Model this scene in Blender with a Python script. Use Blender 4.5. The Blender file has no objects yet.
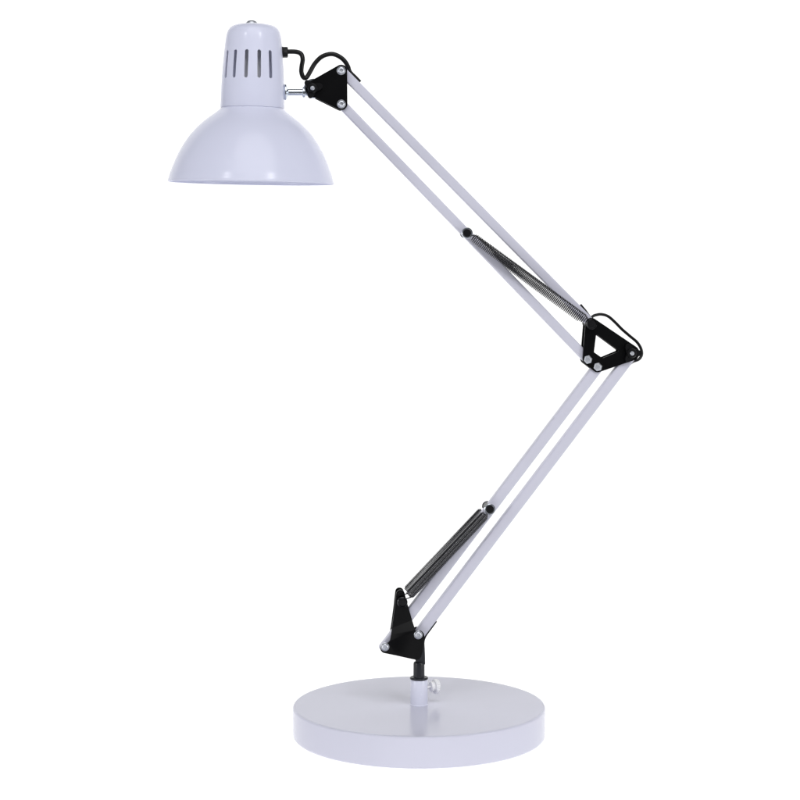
import bpy, bmesh, math, random
from mathutils import Vector, Matrix
R = math.radians
random.seed(4)
C = bpy.context.scene.collection

# ------------------------------------------------------------------ measures
# One unit below is 0.9 mm.  The lamp stands on the z = 0 plane; the plane of
# its arms is turned ARM degrees about the upright axis of the foot.
S = 0.0009
F = 1960.0                 # camera distance
HZ = 232.0                 # eye level
AX = 19.0                  # axis of the foot
THICK = 30.5               # foot thickness
EYE = 472.5 + THICK        # camera height
ARM = R(4.5)
T = Vector((math.cos(ARM), math.sin(ARM), 0))      # along the arm plane
N = Vector((math.sin(ARM), -math.cos(ARM), 0))     # out of it, to the front
A0 = Vector((AX, 0, 0))

def uv(px, py, w=0.0):
    """measured point -> (u, v) inside the plane of the arms, w units in front of it"""
    dx, dz = (px - 400) / F, -(py - HZ) / F
    s = (w - F * math.cos(ARM) + AX * math.sin(ARM)) / (dx * math.sin(ARM) - math.cos(ARM))
    P = Vector((s * dx, -F + s, EYE + s * dz))
    return ((P - A0).dot(T), P.z)

def W(u, v, w=0.0):
    P = A0 + T * u + N * w
    return Vector((P.x, P.y, v)) * S

def Q(px, py, w=0.0):
    u, v = uv(px, py, w)
    return W(u, v, w)

# ------------------------------------------------------------------ materials
def mat(name, col, rough=0.4, metal=0.0, spec=0.5, coat=0.0, bump=None, rvar=0.0, cvar=0.0):
    m = bpy.data.materials.new(name); m.use_nodes = True
    nt = m.node_tree; b = nt.nodes['Principled BSDF']
    b.inputs['Base Color'].default_value = (*col, 1)
    b.inputs['Roughness'].default_value = rough
    b.inputs['Metallic'].default_value = metal
    b.inputs['Specular IOR Level'].default_value = spec
    b.inputs['Coat Weight'].default_value = coat
    b.inputs['Coat Roughness'].default_value = 0.12
    tc = nt.nodes.new('ShaderNodeTexCoord')
    if bump:
        n = nt.nodes.new('ShaderNodeTexNoise'); n.inputs['Scale'].default_value = bump[0]; n.inputs['Detail'].default_value = 3
        bp = nt.nodes.new('ShaderNodeBump'); bp.inputs['Strength'].default_value = bump[1]; bp.inputs['Distance'].default_value = bump[2]
        nt.links.new(tc.outputs['Object'], n.inputs['Vector'])
        nt.links.new(n.outputs['Fac'], bp.inputs['Height'])
        nt.links.new(bp.outputs['Normal'], b.inputs['Normal'])
    if rvar or cvar:
        n2 = nt.nodes.new('ShaderNodeTexNoise'); n2.inputs['Scale'].default_value = 38; n2.inputs['Detail'].default_value = 5
        nt.links.new(tc.outputs['Object'], n2.inputs['Vector'])
        if rvar:
            mr = nt.nodes.new('ShaderNodeMapRange')
            mr.inputs['From Min'].default_value = 0.3; mr.inputs['From Max'].default_value = 0.7
            mr.inputs['To Min'].default_value = rough - rvar; mr.inputs['To Max'].default_value = rough + rvar
            nt.links.new(n2.outputs['Fac'], mr.inputs['Value'])
            nt.links.new(mr.outputs['Result'], b.inputs['Roughness'])
        if cvar:
            mx = nt.nodes.new('ShaderNodeMix'); mx.data_type = 'RGBA'
            mx.inputs[6].default_value = (*[c * (1 - cvar) for c in col], 1)
            mx.inputs[7].default_value = (*[min(1, c * (1 + cvar)) for c in col], 1)
            nt.links.new(n2.outputs['Fac'], mx.inputs[0])
            nt.links.new(mx.outputs[2], b.inputs['Base Color'])
    return m

M = dict(
    shade=mat('white_enamel', (0.625, 0.64, 0.78), 0.22, spec=0.27, bump=(420, 0.06, 0.0004), rvar=0.03),
    arm=mat('white_arm_paint', (0.53, 0.53, 0.62), 0.36, spec=0.4, bump=(600, 0.06, 0.0003), rvar=0.04),
    base=mat('white_base_enamel', (0.57, 0.572, 0.675), 0.20, spec=0.16, bump=(300, 0.04, 0.0004), rvar=0.02),
    sleeve=mat('white_sleeve_enamel', (0.70, 0.71, 0.83), 0.25, spec=0.3, rvar=0.03),
    white=mat('white_plastic', (0.86, 0.86, 0.88), 0.4, spec=0.4, rvar=0.05),
    inside=mat('white_inner_enamel', (0.62, 0.64, 0.74), 0.4, spec=0.3),
    black=mat('black_enamel', (0.0025, 0.0025, 0.003), 0.32, spec=0.13, bump=(900, 0.08, 0.0002), rvar=0.05),
    blackp=mat('black_plastic', (0.005, 0.005, 0.006), 0.34, spec=0.2, bump=(1200, 0.1, 0.0002), rvar=0.06),
    post=mat('black_steel', (0.012, 0.013, 0.018), 0.34, spec=0.35, rvar=0.05),
    cord=mat('black_rubber', (0.005, 0.005, 0.0055), 0.32, spec=0.25, rvar=0.05),
    chrome=mat('zinc_plated_steel', (0.62, 0.66, 0.72), 0.22, metal=1.0, rvar=0.06, bump=(700, 0.08, 0.0002)),
    bolt=mat('brushed_zinc', (0.60, 0.62, 0.67), 0.44, metal=1.0, rvar=0.08),
    spring=mat('dark_spring_steel', (0.04, 0.04, 0.044), 0.2, metal=1.0, rvar=0.05),
    lit_spring=mat('lit_spring_steel', (0.085, 0.085, 0.09), 0.16, metal=1.0, rvar=0.06),  # lower springs: glints put in as a lighter steel colour
    socket=mat('grey_socket', (0.78, 0.78, 0.78), 0.5, rvar=0.05),
)

# ------------------------------------------------------------------ helpers
def link(name, bm, m, parent=None, smooth=40, bevel=None, label=None):
    """bm (world coordinates) becomes ONE mesh object with its origin in its middle"""
    bmesh.ops.recalc_face_normals(bm, faces=bm.faces[:])
    me = bpy.data.meshes.new(name)
    xs = [v.co for v in bm.verts]
    mid = Vector([(min(c[i] for c in xs) + max(c[i] for c in xs)) / 2 for i in range(3)])
    for v in bm.verts: v.co -= mid
    bm.to_mesh(me); bm.free()
    o = bpy.data.objects.new(name, me); C.objects.link(o)
    o.data.materials.append(m)
    base = Vector((0, 0, 0)); p = parent
    while p is not None: base += p.location; p = p.parent
    o.parent = parent; o.location = mid - base
    if bevel:
        b = o.modifiers.new('bevel', 'BEVEL'); b.width = bevel * S; b.segments = 3
        b.limit_method = 'ANGLE'; b.angle_limit = R(35)
    for p in me.polygons: p.use_smooth = True
    me.set_sharp_from_angle(angle=R(smooth))
    if bevel: b.harden_normals = False
    if label: o['label'] = label
    return o

def add_prism(bm, pts, w0, w1, hole=None, cuts=None, wfun=None):
    """flat plate in the arm plane: outline (and hole) in (u, v), from depth w0 to w1"""
    b = bmesh.new()
    def loop(ps):
        vs = [b.verts.new((p[0], p[1], 0)) for p in ps]
        return [b.edges.new((vs[i], vs[(i + 1) % len(vs)])) for i in range(len(vs))]
    es = loop(pts)
    if hole: es += loop(hole)
    bmesh.ops.triangle_fill(b, edges=es, use_beauty=True, use_dissolve=False)
    for (co, no) in (cuts or []):
        bmesh.ops.bisect_plane(b, geom=b.verts[:] + b.edges[:] + b.faces[:], plane_co=(*co, 0), plane_no=(*no, 0))
    for v in b.verts: v.co.z = w0 + (wfun(v.co.x, v.co.y) if wfun else 0)
    r = bmesh.ops.extrude_face_region(b, geom=b.faces[:])
    for g in r['geom']:
        if isinstance(g, bmesh.types.BMVert): g.co.z += (w1 - w0)
    vm = {}
    for v in b.verts: vm[v] = bm.verts.new(W(v.co.x, v.co.y, v.co.z))
    for f in b.faces: bm.faces.new([vm[v] for v in f.verts])
    b.free()

def arc(c, r, a0, a1, n=10):
    return [(c[0] + r * math.cos(R(a0 + (a1 - a0) * i / n)), c[1] + r * math.sin(R(a0 + (a1 - a0) * i / n))) for i in range(n + 1)]

def hull(circs, n=14):
    """outer tangent outline of circles (u, v, r) listed counter-clockwise"""
    out = []; k = len(circs)
    def tang(a, b):
        dx, dy = b[0] - a[0], b[1] - a[1]; d = math.hypot(dx, dy)
        return math.atan2(dy, dx) - math.pi / 2 + math.asin(max(-1, min(1, (b[2] - a[2]) / d))) * -1
    for i in range(k):
        p, c, q = circs[i - 1], circs[i], circs[(i + 1) % k]
        a0, a1 = tang(p, c), tang(c, q)
        while a1 < a0 - 1e-6: a1 += 2 * math.pi
        out += arc(c, c[2], math.degrees(a0), math.degrees(a1), n)
    return out

def fillet(pts, r, n=5):
    out = []; k = len(pts)
    for i in range(k):
        p, c, q = [Vector(pts[(i + d) % k]) for d in (-1, 0, 1)]
        a, b = (p - c), (q - c); ang = a.angle(b); d = min(r / math.tan(ang / 2), a.length * .45, b.length * .45)
        s, e = c + a.normalized() * d, c + b.normalized() * d
        for j in range(n + 1):
            t = j / n
            x = s * (1 - t) ** 2 + c * 2 * t * (1 - t) + e * t * t
            out.append((x.x, x.y))
    return out

def frame(d):
    d = d.normalized(); a = Vector((0, 0, 1)) if abs(d.z) < .9 else Vector((1, 0, 0))
    x = d.cross(a).normalized(); return x, d.cross(x).normalized(), d

def add_lathe(bm, o, d, prof, n=48, rot=0.0):
    """prof [(r, h)] turned about the axis d through o; r, h in units"""
    x, y, z = frame(d); rings = []
    for (r, h) in prof:
        if r < 1e-6: rings.append([bm.verts.new(o + z * h * S)])
        else: rings.append([bm.verts.new(o + z * h * S + (x * math.cos(rot + 2 * math.pi * i / n) + y * math.sin(rot + 2 * math.pi * i / n)) * r * S) for i in range(n)])
    for a, b in zip(rings, rings[1:]):
        for i in range(n):
            j = (i + 1) % n
            if len(a) == 1 and len(b) == 1: continue
            if len(a) == 1: bm.faces.new((a[0], b[i], b[j]))
            elif len(b) == 1: bm.faces.new((a[i], a[j], b[0]))
            else: bm.faces.new((a[i], a[j], b[j], b[i]))

def add_tube(bm, pts, r, n=10, cap=True, radii=None):
    pts = [Vector(p) for p in pts]; rings = []; x = None
    for i, p in enumerate(pts):
        d = (pts[min(i + 1, len(pts) - 1)] - pts[max(i - 1, 0)]).normalized()
        if x is None: x, y, _ = frame(d)
        else:
            x = (x - d * x.dot(d)).normalized(); y = d.cross(x)
        rr = (radii[i] if radii else r) * S
        rings.append([bm.verts.new(p + (x * math.cos(2 * math.pi * k / n) + y * math.sin(2 * math.pi * k / n)) * rr) for k in range(n)])
    for a, b in zip(rings, rings[1:]):
        for k in range(n): bm.faces.new((a[k], a[(k + 1) % n], b[(k + 1) % n], b[k]))
    if cap:
        bm.faces.new(rings[0][::-1]); bm.faces.new(rings[-1])

def catmull(ps, n=10):
    ps = [Vector(p) for p in ps]; q = [ps[0] * 2 - ps[1]] + ps + [ps[-1] * 2 - ps[-2]]; out = []
    for i in range(1, len(q) - 2):
        a, b, c, d = q[i - 1:i + 3]
        for j in range(n):
            t = j / n
            out.append(.5 * ((2 * b) + (c - a) * t + (2 * a - 5 * b + 4 * c - d) * t * t + (3 * b - a - 3 * c + d) * t ** 3))
    return out + [ps[-1]]

def B(): return bmesh.new()

# ------------------------------------------------------------------ the lamp
lamp = bpy.data.objects.new('desk_lamp', None); C.objects.link(lamp)
lamp.location = A0 * S; lamp.empty_display_size = .05
lamp['label'] = 'white architect desk lamp with sprung folding arms on a round base'
lamp['category'] = 'desk lamp'

UP = Vector((0, 0, 1)); FOOT = A0 * S

# foot --------------------------------------------------------------
bm = B(); RB = 126.0
prof = [(0, 1.2), (RB - 6, 1.2), (RB - 5.5, 0), (RB - 3.2, 0)]
prof += [(RB - 3.2 + 3.0 * math.sin(R(a)), 3.0 - 3.0 * math.cos(R(a))) for a in range(15, 91, 15)]
prof += [(RB - .1, 8), (RB, 16), (RB, THICK - 3.2)]
prof += [(RB - 2.1 + 2.1 * math.cos(R(a)), THICK - 2.1 + 2.1 * math.sin(R(a))) for a in range(0, 91, 15)]
prof += [(RB - 8, THICK), (60, THICK), (0, THICK)]
add_lathe(bm, FOOT, UP, prof, 192)
link('base', bm, M['base'], lamp, smooth=30)

# white sleeve with its thumb screw ------------------------------------
cz = THICK
bm = B()
add_lathe(bm, FOOT + UP * cz * S, UP, [(0, .05), (9.2, .05), (9.2, .5), (8.7, 1.0), (8.7, 24.6), (8.3, 25.4), (6.2, 25.4), (6.2, 20), (0, 20)], 56)
collar = link('collar', bm, M['sleeve'], lamp, smooth=30)
bm = B()
d = Vector((math.cos(R(24)), math.sin(R(24)), 0))
o = FOOT + UP * (cz + 16.4) * S
add_lathe(bm, o, d, [(0, 8.0), (1.25, 8.0), (1.25, 12.6), (4.6, 12.6), (5.0, 13.0), (5.0, 16.2), (6.6, 16.4), (7.0, 16.8), (7.0, 17.3)], 40)
# knurled rim
x, y, z = frame(d); k = 72; ra, rb = [], []
for i in range(k):
    r = 7.3 if i % 2 else 6.95
    v = x * math.cos(2 * math.pi * i / k) + y * math.sin(2 * math.pi * i / k)
    ra.append(bm.verts.new(o + z * 17.3 * S + v * r * S)); rb.append(bm.verts.new(o + z * 20.3 * S + v * r * S))
for i in range(k): bm.faces.new((ra[i], ra[(i + 1) % k], rb[(i + 1) % k], rb[i]))
bm.faces.new(ra)
add_lathe(bm, o, d, [(7.0, 20.3), (6.6, 20.9), (5.6, 20.9), (5.2, 20.4), (0, 20.4)], 40)
link('thumb_screw', bm, M['white'], collar, smooth=30)

# black swivel post ------------------------------------------------------
bm = B(); o = FOOT + UP * (cz + 25.4) * S
add_lathe(bm, o, UP, [(0, .02), (8.7, .02), (9.1, .5), (9.1, 1.7), (8.6, 2.3), (6.2, 2.5), (5.7, 3.0), (5.6, 15.5), (5.2, 17.0), (4.2, 17.6), (0, 17.6)], 48)
pl = [uv(*p) for p in [(415.4, 664), (425.0, 664), (424.9, 656), (424.6, 648), (424.2, 640.2), (421.5, 639.5), (418, 650), (415.6, 657)]]
add_prism(bm, pl, -2.6, 2.6)
link('swivel_post', bm, M['post'], lamp, smooth=35, bevel=.5)

# bolts, pins, knobs --------------------------------------------------------
def bolt(px, py, w, parent, hexa=False, r=4.3, name='bolt'):
    bm = B(); o = Q(px, py, w)
    q = r * .9 if hexa else r
    add_lathe(bm, o, N, [(0, -1.2), (q, -1.2), (q, .35), (q - .3, .6), (q - .5, .6)], 40)
    if hexa:
        add_lathe(bm, o, N, [(0, .4), (r + .1, .4), (r + .1, 1.8), (r - .9, 2.7), (1.6, 2.9), (1.3, 2.2), (0, 2.2)], 6, rot=R(14))
    else:
        add_lathe(bm, o, N, [(r - .6, .5), (r - .75, 1.3), (r - 1.3, 1.9), (2.1, 2.2), (1.9, 2.15)], 36)
        add_lathe(bm, o, N, [(2.0, 2.18), (1.8, 2.1), (1.6, .9), (0, .9)], 6, rot=R(20))
    return link(name, bm, M['bolt'], parent, smooth=32)

def pin(px, py, w0, w1, r, parent, ring=True, tip=None):
    bm = B(); u, v = uv(px, py, w1); o = W(u, v, 0)
    add_lathe(bm, o, N, [(0, w0), (r - .5, w0), (r, w0 + .5), (r, w1 - .6), (r - .6, w1), (0, w1 + .15)], 36)
    return link('spring_pin', bm, M['blackp'], parent, smooth=35)

def knob(px, py, w, parent, ang0):
    bm = B(); u0, v0 = uv(px, py, w + 6); pts = []
    for i in range(96):
        a = 2 * math.pi * i / 96
        c = .5 + .5 * math.cos(3 * (a - R(ang0))); c = c ** 1.6
        r = 5.0 + 5.3 * c
        pts.append((u0 + r * math.cos(a), v0 + r * math.sin(a)))
    add_prism(bm, pts, w, w + 4.6)
    o = W(u0, v0, w)
    add_lathe(bm, o, N, [(4.9, 4.2), (4.8, 5.6), (4.3, 6.3), (2.6, 6.5), (2.4, 5.9), (0, 5.9)], 32)
    kn = link('wing_knob', bm, M['blackp'], parent, smooth=38, bevel=.9)
    bm = B()
    add_lathe(bm, o, N, [(0, 5.0), (2.15, 5.0), (2.15, 6.7), (1.6, 7.3), (0, 7.5)], 24)
    link('screw', bm, M['bolt'], parent, smooth=35)
    # silver washer and bolt on the far side
    return kn

PI_, PO = 5.6, 7.2          # inner / outer face of the bracket plates

# bracket on the post ----------------------------------------------------------
WJ = 5.6
out = []
def px_arc(c, r, a0, a1, n=8):   # angles in measured space, y down -> flip
    return [(c[0] + r * math.cos(R(a0 + (a1 - a0) * i / n)), c[1] - r * math.sin(R(a0 + (a1 - a0) * i / n))) for i in range(n + 1)]
pp = px_arc((400.5, 594.2), 4.3, 20, 172, 10)
pp += [(394.2, 611), (392.2, 626), (390.9, 634), (389.6, 639.5), (387.5, 641.7)]
pp += px_arc((385, 646.9), 5.2, 80, 265, 12)
pp += [(395, 654.2), (407, 656.9), (415.5, 658.7)]
pp += [(418.6, 658.3), (420.6, 655.6), (422.0, 651), (422.9, 644)]
pp += px_arc((418.3, 634.9), 5.6, -25, 120, 10)
pp += [(414.4, 627.4), (412.6, 621.5), (408.6, 608)]
px_pts = list(pp)
pp = [uv(*p, PO) for p in pp][::-1]
l0, l1 = Vector(uv(392.5, 628, PO)), Vector(uv(411.3, 620.2, PO))
m0, m1 = Vector(uv(390, 640.2, PO)), Vector(uv(415.2, 628.2, PO))
def side(p, a, b):
    d = (b - a); n = Vector((d.y, -d.x)).normalized(); return (p - a).dot(n), n
def jog(u, v):
    p = Vector((u, v)); s0 = side(p, l0, l1)[0]; s1 = side(p, m0, m1)[0]
    if s0 <= 1e-4: return 0
    if s1 >= -1e-4: return WJ
    return WJ * s0 / (s0 - s1)
cuts = [(l0, side(l0, l0, l1)[1]), (m0, side(m0, m0, m1)[1])]
bm = B()
add_prism(bm, pp, PI_, PO, cuts=cuts, wfun=jog)
back = px_pts[:14] + [(389.2, 642), (388.2, 643.5)] + px_arc((387.5, 648.2), 3.6, 100, 262, 8) + px_pts[29:]
add_prism(bm, [uv(*p, PO) for p in back][::-1], -PI_, -PO)
# rolled spacer joining the two plates at the top
add_lathe(bm, W(*uv(400.5, 594.2, PO), 0), N, [(0, -PI_ - .3), (2.2, -PI_ - .3), (2.2, PO + .5), (1.8, PO + .8), (0, PO + .8)], 24)
brk = link('base_bracket', bm, M['black'], lamp, smooth=30, bevel=.35)
bolt(418.3, 634.9, PO + WJ, brk, r=4.2)
bolt(385, 646.9, PO + WJ, brk, r=4.2)
pin(402.4, 602.2, -13.5, 15.0, 4.0, brk)

# arms ---------------------------------------------------------------------------
def rod(p0, p1, half, label, ext=(3, 3)):
    bm = B(); a, b = Vector(uv(*p0)), Vector(uv(*p1)); d = (b - a).normalized(); n = Vector((-d.y, d.x))
    a -= d * ext[0]; b += d * ext[1]
    sec = fillet([(-half, -half), (half, -half), (half, half), (-half, half)], 1.6, 4)
    rings = []
    for c, s in ((a, .86), (a + d * .8, 1), (b - d * .8, 1), (b, .86)):
        rings.append([bm.verts.new(W(c.x + n.x * i * s, c.y + n.y * i * s, j * s)) for (i, j) in sec])
    k = len(sec)
    for r0, r1 in zip(rings, rings[1:]):
        for i in range(k): bm.faces.new((r0[i], r0[(i + 1) % k], r1[(i + 1) % k], r1[i]))
    bm.faces.new(rings[0][::-1]); bm.faces.new(rings[-1])
    return link('arm_rod', bm, M['arm'], lamp, smooth=35)

HB1, HB2 = (341.2, 70.5), (341.4, 104)
EP, EB1, EB2, EK = (591.5, 324), (587.8, 359.5), (597.7, 366.8), (632.2, 353.3)
BB1, BB2 = (385, 646.9), (418.3, 634.9)
u1 = rod(HB1, EP, 4.6, '')
u2 = rod(HB2, EB1, 4.6, '')
l1_ = rod(EB2, BB1, 5.2, '', (3, 4))
l2_ = rod(EK, BB2, 5.2, '')

# elbow bracket ------------------------------------------------------------------------
def c3(p, r, w=PO): return (*uv(*p, w), r)
bm = B()
o_el = hull([c3(EP, 6.2), c3(EB1, 5.3), c3(EB2, 5.6), c3((632, 353), 7.6)])
hole = fillet([uv(*p, PO) for p in [(596.2, 334.2), (594.0, 352.2), (602.6, 358.2), (619.3, 351.2)]], 1.2, 4)
add_prism(bm, o_el, PI_, PO, hole=hole)
add_prism(bm, o_el, -PO, -PI_, hole=hole)
elb = link('elbow_bracket', bm, M['black'], lamp, smooth=30, bevel=.35)
bolt(*EB1, PO, elb, hexa=True); bolt(*EB2, PO, elb, hexa=True)
pin(*EP, -13.5, 15.5, 4.4, elb)
bm = B(); add_lathe(bm, W(*uv(*EP, PO), 0), N, [(0, PO), (5.3, PO), (5.6, PO + .4), (5.6, PO + 1.2), (5.2, PO + 1.6), (0, PO + 1.6)], 36)
link('washer', bm, M['blackp'], elb, smooth=35)
knob(*EK, PO + .3, elb, 0)

# head bracket ----------------------------------------------------------------------------
bm = B()
o_h = hull([c3(HB1, 5.9), c3((313.2, 88.3), 7.6), c3(HB2, 6.0)])
add_prism(bm, o_h, PI_, PO); add_prism(bm, o_h, -PO, -PI_)
hb = link('head_bracket', bm, M['black'], lamp, smooth=30, bevel=.35)
bolt(*HB1, PO, hb); bolt(*HB2, PO, hb)
knob(312.6, 88.0, PO + .3, hb, 15)

# springs ------------------------------------------------------------------------------------
def spring(p0, p1, w, rad, wire, pitch, cut, m='spring', stretch=0.0):
    """helix between two pins with a hook of wire round each pin"""
    bm = B()
    a, b = Vector((*uv(*p0, abs(w)), w)), Vector((*uv(*p1, abs(w)), w))
    L = (b - a).length; d = (b - a) / L
    n1 = Vector((-d.y, d.x, 0)); n2 = Vector((0, 0, 1))
    s0, s1 = cut[0], L - cut[1]
    turns = int((s1 - s0) / pitch); seg = 14; pts = []
    tot = turns * seg
    for i in range(tot + 1):
        t = i / tot
        # the coils open up a little unevenly along the length
        s = s0 + (s1 - s0) * (t + stretch * math.sin(2 * math.pi * t) / (2 * math.pi))
        ang = 2 * math.pi * turns * t
        e = min(1, min(i, tot - i) / (seg * 1.6)); r = rad * (.62 + .38 * e)
        pts.append(a + d * s + n1 * math.cos(ang) * r + n2 * math.sin(ang) * r)
    add_tube(bm, [W(p.x, p.y, p.z) for p in pts], wire, 6)
    for c, sg, st, pr in ((a, 1, pts[0], cut[2]), (b, -1, pts[-1], cut[3])):   # hooks
        hk = [st + d * sg * .6, c + d * sg * (pr + 1.2) + n1 * .6]
        hk = [W(p.x, p.y, p.z) for p in hk]
        ring = []
        for i in range(25):
            an = 2 * math.pi * i / 24 * .93
            q = c + d * sg * math.cos(an) * (pr + wire * .9) + n1 * math.sin(an) * (pr + wire * .9)
            ring.append(W(q.x, q.y, q.z))
        add_tube(bm, hk + ring, wire * 1.0, 6)
    return link('spring', bm, M[m], lamp, smooth=60)

UPN, LPN = (467.3, 233), (490, 509.5)
for w in (11.6, -11.6):
    spring(UPN, EP, w, 4.4, .49, 1.72, (6.5, 7.0, 4.2, 4.5), stretch=.10)
    spring(LPN, (402.4, 602.2), w, 4.6, .62, 1.36, (6.5, 9.0, 4.2, 4.1), m='lit_spring')
for p_, par in ((UPN, u2), (LPN, l1_)):
    pin(*p_, -12.6, 15.5, 4.0, par)
    bm = B(); u, v = uv(*p_, 14)
    wq = 12.6; add_lathe(bm, W(u, v, 0), N, [(4.1, wq), (5.2, wq), (5.45, wq + .3), (5.45, wq + 1.2), (5.1, wq + 1.5), (4.1, wq + 1.5), (4.1, wq)], 36)
    link('washer', bm, M['chrome'], par, smooth=35)

# shade -------------------------------------------------------------------------------------------
RIM = uv(251.1, 183.2)
tilt = R(1.0)
AXD = (T * math.sin(tilt) + UP * math.cos(tilt)).normalized()
RO = W(*RIM, 0)
dome = [(82.2, 0), (82.6, .5), (82.6, 1.4), (82.1, 2.2), (81.6, 4), (80.2, 9), (77.6, 16), (74.9, 23), (71.6, 30), (68.0, 36.5), (64.2, 42.5), (59.8, 48.5), (55, 54), (49.8, 59), (44, 63.8), (38.6, 67.9), (34.2, 71.2), (32.0, 73.2), (31.2, 74.6)]
def thin(p, t):
    out = []
    for i, (r, h) in enumerate(p):
        a, b = p[max(0, i - 1)], p[min(len(p) - 1, i + 1)]
        dr, dh = b[0] - a[0], b[1] - a[1]; l = math.hypot(dr, dh) or 1
        out.append((r - dh / l * t, h + dr / l * t))
    return out
def smooth_prof(p, n=4):
    q = catmull([Vector((r, h, 0)) for r, h in p], n); return [(v.x, v.y) for v in q]
dome_s = smooth_prof(dome[3:], 4)
inner = [(r - .9, h - .0 if i < 3 else h - .6) for i, (r, h) in enumerate(dome_s)]
bm = B()
prof = [(81.0, .3), (81.6, 0)] + dome[:3] + dome_s + [(29.5, 74.6), (29.5, 73.4)]
prof += [(r, h) for r, h in reversed(inner) if r > 29.6] + [(81.0, .3)]
add_lathe(bm, RO, AXD, prof, 160)
bmesh.ops.remove_doubles(bm, verts=bm.verts[:], dist=1e-7)
shade = link('lamp_shade', bm, M['shade'], lamp, smooth=35)

# slotted cap: shell with capsule slots cut through it
cap = [(31.5, 74.7), (31.75, 75.2), (31.75, 76.5), (31.6, 80), (31.45, 88), (31.1, 98), (30.5, 111), (29.6, 123), (28.6, 134), (27.7, 142.5), (26.7, 148), (25.2, 151.8), (22.8, 154.6), (19.2, 156.6), (14.5, 157.7), (8, 158.3)]
cap_s = smooth_prof(cap, 4)
bm = B()
th = 1.0
inn = [(max(0, r - th if h < 146 else r - th), h - (0 if h < 140 else th * min(1, (h - 140) / 12))) for r, h in cap_s]
add_lathe(bm, RO, AXD, [(0, 157.35)] + inn[::-1] + cap_s + [(0, 158.4)], 144)
capo = link('shade_cap', bm, M['shade'], lamp, smooth=35)
HC = RO + AXD * 116.5 * S
vd = Vector((0, -F * S, HC.z)) - HC; vd.z = 0; vd.normalize()
sd = UP.cross(vd) * 1.0                    # towards the right of the photograph
bm = B()
for a in (-61, -37, -12.8, 11.4, 34.6, 131, 155, 179, 203, 227):
    dr = vd * math.cos(R(a)) + sd * math.sin(R(a)); tg = AXD.cross(dr).normalized(); dr = tg.cross(AXD)
    hw, hl = 1.85, 13.9; sec = []
    for i in range(11): sec.append((hw * math.cos(math.pi * i / 10), hl - hw + hw * math.sin(math.pi * i / 10)))
    for i in range(11): sec.append((-hw * math.cos(math.pi * i / 10), -hl + hw - hw * math.sin(math.pi * i / 10)))
    r0 = [bm.verts.new(HC + dr * 22 * S + (tg * p + AXD * q) * S) for p, q in sec]
    r1 = [bm.verts.new(HC + dr * 38 * S + (tg * p + AXD * q) * S) for p, q in sec]
    for i in range(len(sec)): bm.faces.new((r0[i], r0[(i + 1) % len(sec)], r1[(i + 1) % len(sec)], r1[i]))
    bm.faces.new(r0[::-1]); bm.faces.new(r1)
cutter = link('cutter', bm, M['shade'])
bpy.context.view_layer.update()
bo = capo.modifiers.new('slots', 'BOOLEAN'); bo.object = cutter; bo.operation = 'DIFFERENCE'; bo.solver = 'EXACT'
dg = bpy.context.evaluated_depsgraph_get()
nm = bpy.data.meshes.new_from_object(capo.evaluated_get(dg))
capo.modifiers.clear(); om = capo.data; capo.data = nm; nm.name = 'shade_cap'
bpy.data.meshes.remove(om)
cm = cutter.data; bpy.data.objects.remove(cutter); bpy.data.meshes.remove(cm)
nm.set_sharp_from_angle(angle=R(35))

# screw on top of the cap, cable gland on its side
bm = B(); o = RO + AXD * 158.2 * S - T * 2.2 * S
add_lathe(bm, o, AXD, [(0, -.8), (6.6, -.8), (6.9, 0), (6.6, .7), (5.6, .9), (5.3, 1.6), (4.2, 2.9), (2.2, 3.6), (1.6, 3.6), (1.4, 2.8), (0, 2.8)], 40)
link('top_screw', bm, M['bolt'], capo, smooth=32)
bm = B(); g0 = Q(281.0, 52.3)
add_lathe(bm, g0, T, [(0, -1), (5.4, -1), (5.7, -.4), (5.7, 2.2), (5.0, 2.8)], 36)
add_lathe(bm, g0, T, [(5.0, 2.4), (5.5, 2.6), (5.5, 6.2), (4.9, 6.9), (3.2, 6.9), (2.9, 6.5), (0, 6.5)], 8, rot=R(10))
link('cable_gland', bm, M['blackp'], capo, smooth=30, bevel=.4)

# lamp holder seen through the slots
bm = B()
add_lathe(bm, RO, AXD, [(0, 86), (14, 86), (15, 87), (15, 116), (13.6, 118), (13.6, 136), (11, 141), (5, 143), (4, 157), (0, 157)], 48)
link('lamp_holder', bm, M['socket'], lamp, smooth=35)

# chrome stem ---------------------------------------------------------------------------------------
bm = B(); o = Q(284.9, 92.2); sdx = T
add_lathe(bm, o, sdx, [(0, -3.5), (5.5, -3.5), (8.0, -.2), (8.2, .5), (8.0, 1.2), (5.0, 2.6), (3.9, 3.0), (3.4, 3.3), (3.4, 17.4), (5.0, 17.5), (5.4, 17.9), (5.4, 19.8), (5.0, 20.2), (3.6, 20.4), (3.6, 24), (0, 25)], 40)
st = link('shade_stem', bm, M['chrome'], lamp, smooth=35)
bm = B(); ue, ve = uv(313.4, 88.7, 0)
add_lathe(bm, W(ue, ve, 0), N, [(0, -4.6), (9.2, -4.6), (9.7, -4.1), (9.7, 4.1), (9.2, 4.6), (0, 4.6)], 48)
link('stem_eye', bm, M['chrome'], st, smooth=35)

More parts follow.
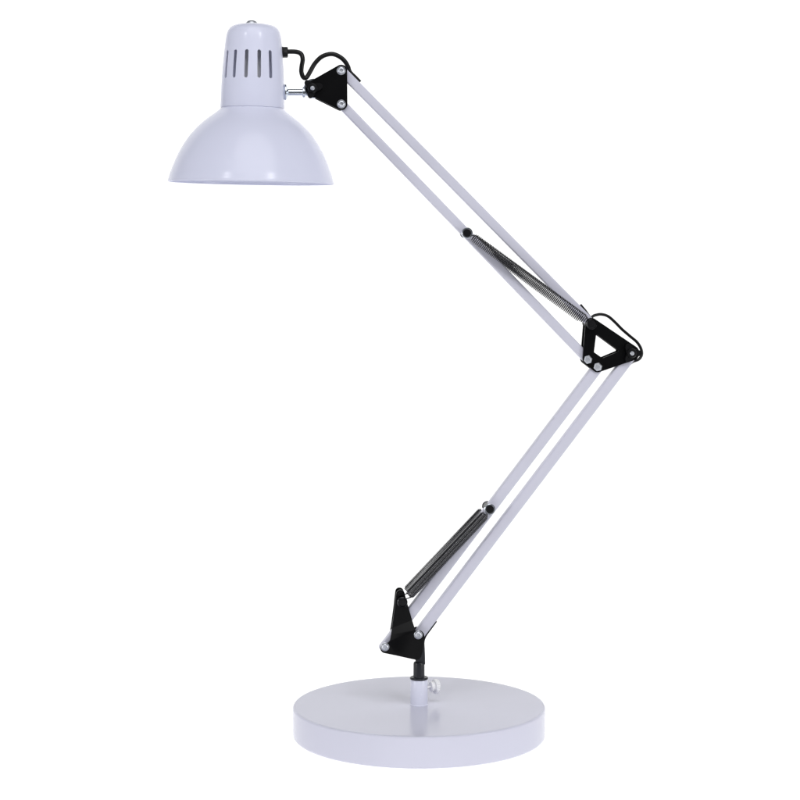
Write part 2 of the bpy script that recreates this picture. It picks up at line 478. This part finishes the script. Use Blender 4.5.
# flex ----------------------------------------------------------------------------------------------------
def cord(pts, r, n=10, taper=None):
    bm = B(); c = catmull([Q(*p) for p in pts], 8)
    rad = None
    if taper: rad = [taper[0] + (taper[1] - taper[0]) * max(0, min(1, (i / (len(c) - 1) - taper[2]) / (taper[3] - taper[2]))) for i in range(len(c))]
    add_tube(bm, c, r, 12, radii=rad)
    return link('power_cord', bm, M['cord'], lamp, smooth=60)
cord([(284, 52.2, 0), (290, 51.6, 0), (297, 52.0, 1), (301.2, 54.2, 2), (302.7, 59.5, 3), (301.7, 66, 3), (301.4, 72, 2), (303.3, 77.2, 1), (306.5, 77.4, 0), (310.2, 71.5, -1), (314.5, 64, -2), (320.5, 57.6, -2), (327, 54.6, -2), (333.5, 54.2, -2), (340, 57, -2), (345, 61.5, -2), (348.2, 67, -2), (350.4, 71.6, -1), (355.6, 76.6, 0), (360.4, 81.8, 0)], 2.3, taper=(2.35, 1.35, .84, .92))
cord([(580.3, 304.7, 0), (585.4, 310.8, 0), (590.3, 317.2, -1), (594.5, 315.4, -3), (601, 314.3, -4), (608, 316.3, -4), (615, 322.2, -4), (622, 329.3, -4), (630, 336.2, -4), (637, 342.2, -4), (641, 348.8, -4), (641.6, 355, -4), (638.6, 359.4, -3), (633, 361.6, -2), (629, 364.5, 0), (625.5, 368.4, 0), (622, 372.6, 0)], 1.45, taper=(1.35, 1.5, .08, .2))
cord([(436.0, 620.8, 3), (431.0, 627.6, 3), (425.8, 634.8, 3), (423.6, 639.6, 2), (422.8, 646, 1)], 1.5)

# ------------------------------------------------------------------ white sweep the lamp stands on, backlit by added unseen lights
def backlit():
    m = bpy.data.materials.new('white_acrylic'); m.use_nodes = True; nt = m.node_tree
    nt.nodes.remove(nt.nodes['Principled BSDF'])
    out = nt.nodes['Material Output']
    df = nt.nodes.new('ShaderNodeBsdfDiffuse'); tr = nt.nodes.new('ShaderNodeBsdfTranslucent'); mx = nt.nodes.new('ShaderNodeMixShader')
    df.inputs['Color'].default_value = (.85, .85, .85, 1); tr.inputs['Color'].default_value = (.9, .9, .9, 1)
    mx.inputs[0].default_value = .7
    nt.links.new(df.outputs[0], mx.inputs[1]); nt.links.new(tr.outputs[0], mx.inputs[2]); nt.links.new(mx.outputs[0], out.inputs[0])
    return m
bm = B(); path = [(-.8, 0), (-.4, 0), (0, 0), (.9, 0)]
for i in range(1, 13):
    a = R(90 * i / 12); path.append((.9 + .6 * math.sin(a), .6 - .6 * math.cos(a)))
path += [(1.5, 1.4), (1.5, 2.4)]
vs = [[bm.verts.new((x, yy, zz)) for (yy, zz) in path] for x in (-2.0, 2.0)]
for i in range(len(path) - 1): bm.faces.new((vs[0][i], vs[1][i], vs[1][i + 1], vs[0][i + 1]))
sw = link('backdrop', bm, backlit(), smooth=60)
sw['kind'] = 'structure'; sw['label'] = 'plain white seamless studio backdrop under and behind the lamp'

# ------------------------------------------------------------------ light
def area(name, loc, target, size, power, col=(1, 1, 1), sy=None):
    l = bpy.data.lights.new(name, 'AREA'); l.energy = power; l.color = col
    l.shape = 'RECTANGLE'; l.size = size; l.size_y = sy or size
    o = bpy.data.objects.new(name, l); C.objects.link(o); o.location = loc
    o.rotation_euler = (Vector(target) - Vector(loc)).to_track_quat('-Z', 'Y').to_euler()
    o['kind'] = 'structure'
    return o
area('backlight_floor', (0, .45, -.5), (0, .45, 0), 3.6, 47, sy=2.4)  # added under the sweep to wash it white, shadows included
area('backlight_wall', (0, 2.4, .9), (0, 0, .9), 4.4, 86, sy=3.4)  # added behind the sweep to keep it plain white
def polar(az, el, d, c=(-.05, 0, .38)):
    return (c[0] + d * math.sin(R(az)) * math.cos(R(el)), c[1] - d * math.cos(R(az)) * math.cos(R(el)), c[2] + d * math.sin(R(el)))
MID = (-.05, 0, .38)
area('spot_left', polar(-33, 33, 1.9), MID, .10, 2.8)
area('softbox_right', polar(31, 33, 1.9), MID, .26, 5)
area('added_fill', polar(8, 52, 1.9), MID, 1.7, 19).data.shape = 'DISK'  # added broad fill, brightens the upper dome
area('side_softbox_left', polar(-60, 1, 1.6), MID, .42, 7)
area('side_softbox_right', polar(60, 1, 1.6), MID, .42, 7)

w = bpy.data.worlds.new('World'); bpy.context.scene.world = w; w.use_nodes = True
bg = w.node_tree.nodes['Background']; bg.inputs[0].default_value = (.95, .97, 1, 1); bg.inputs[1].default_value = .12

# ------------------------------------------------------------------ camera
cam = bpy.data.cameras.new('camera'); co = bpy.data.objects.new('camera', cam); C.objects.link(co)
co.location = (0, -F * S, EYE * S); co.rotation_euler = (R(90), 0, 0)
cam.sensor_width = 36; cam.lens = 36 * F / 800; cam.shift_y = -(400 - HZ) / 800
cam.clip_start = .05; cam.clip_end = 50
sc = bpy.context.scene; sc.camera = co
sc.view_settings.view_transform = 'Standard'; sc.view_settings.look = 'None'
sc.view_settings.exposure = 0; sc.view_settings.gamma = 1
sc.cycles.max_bounces = 10
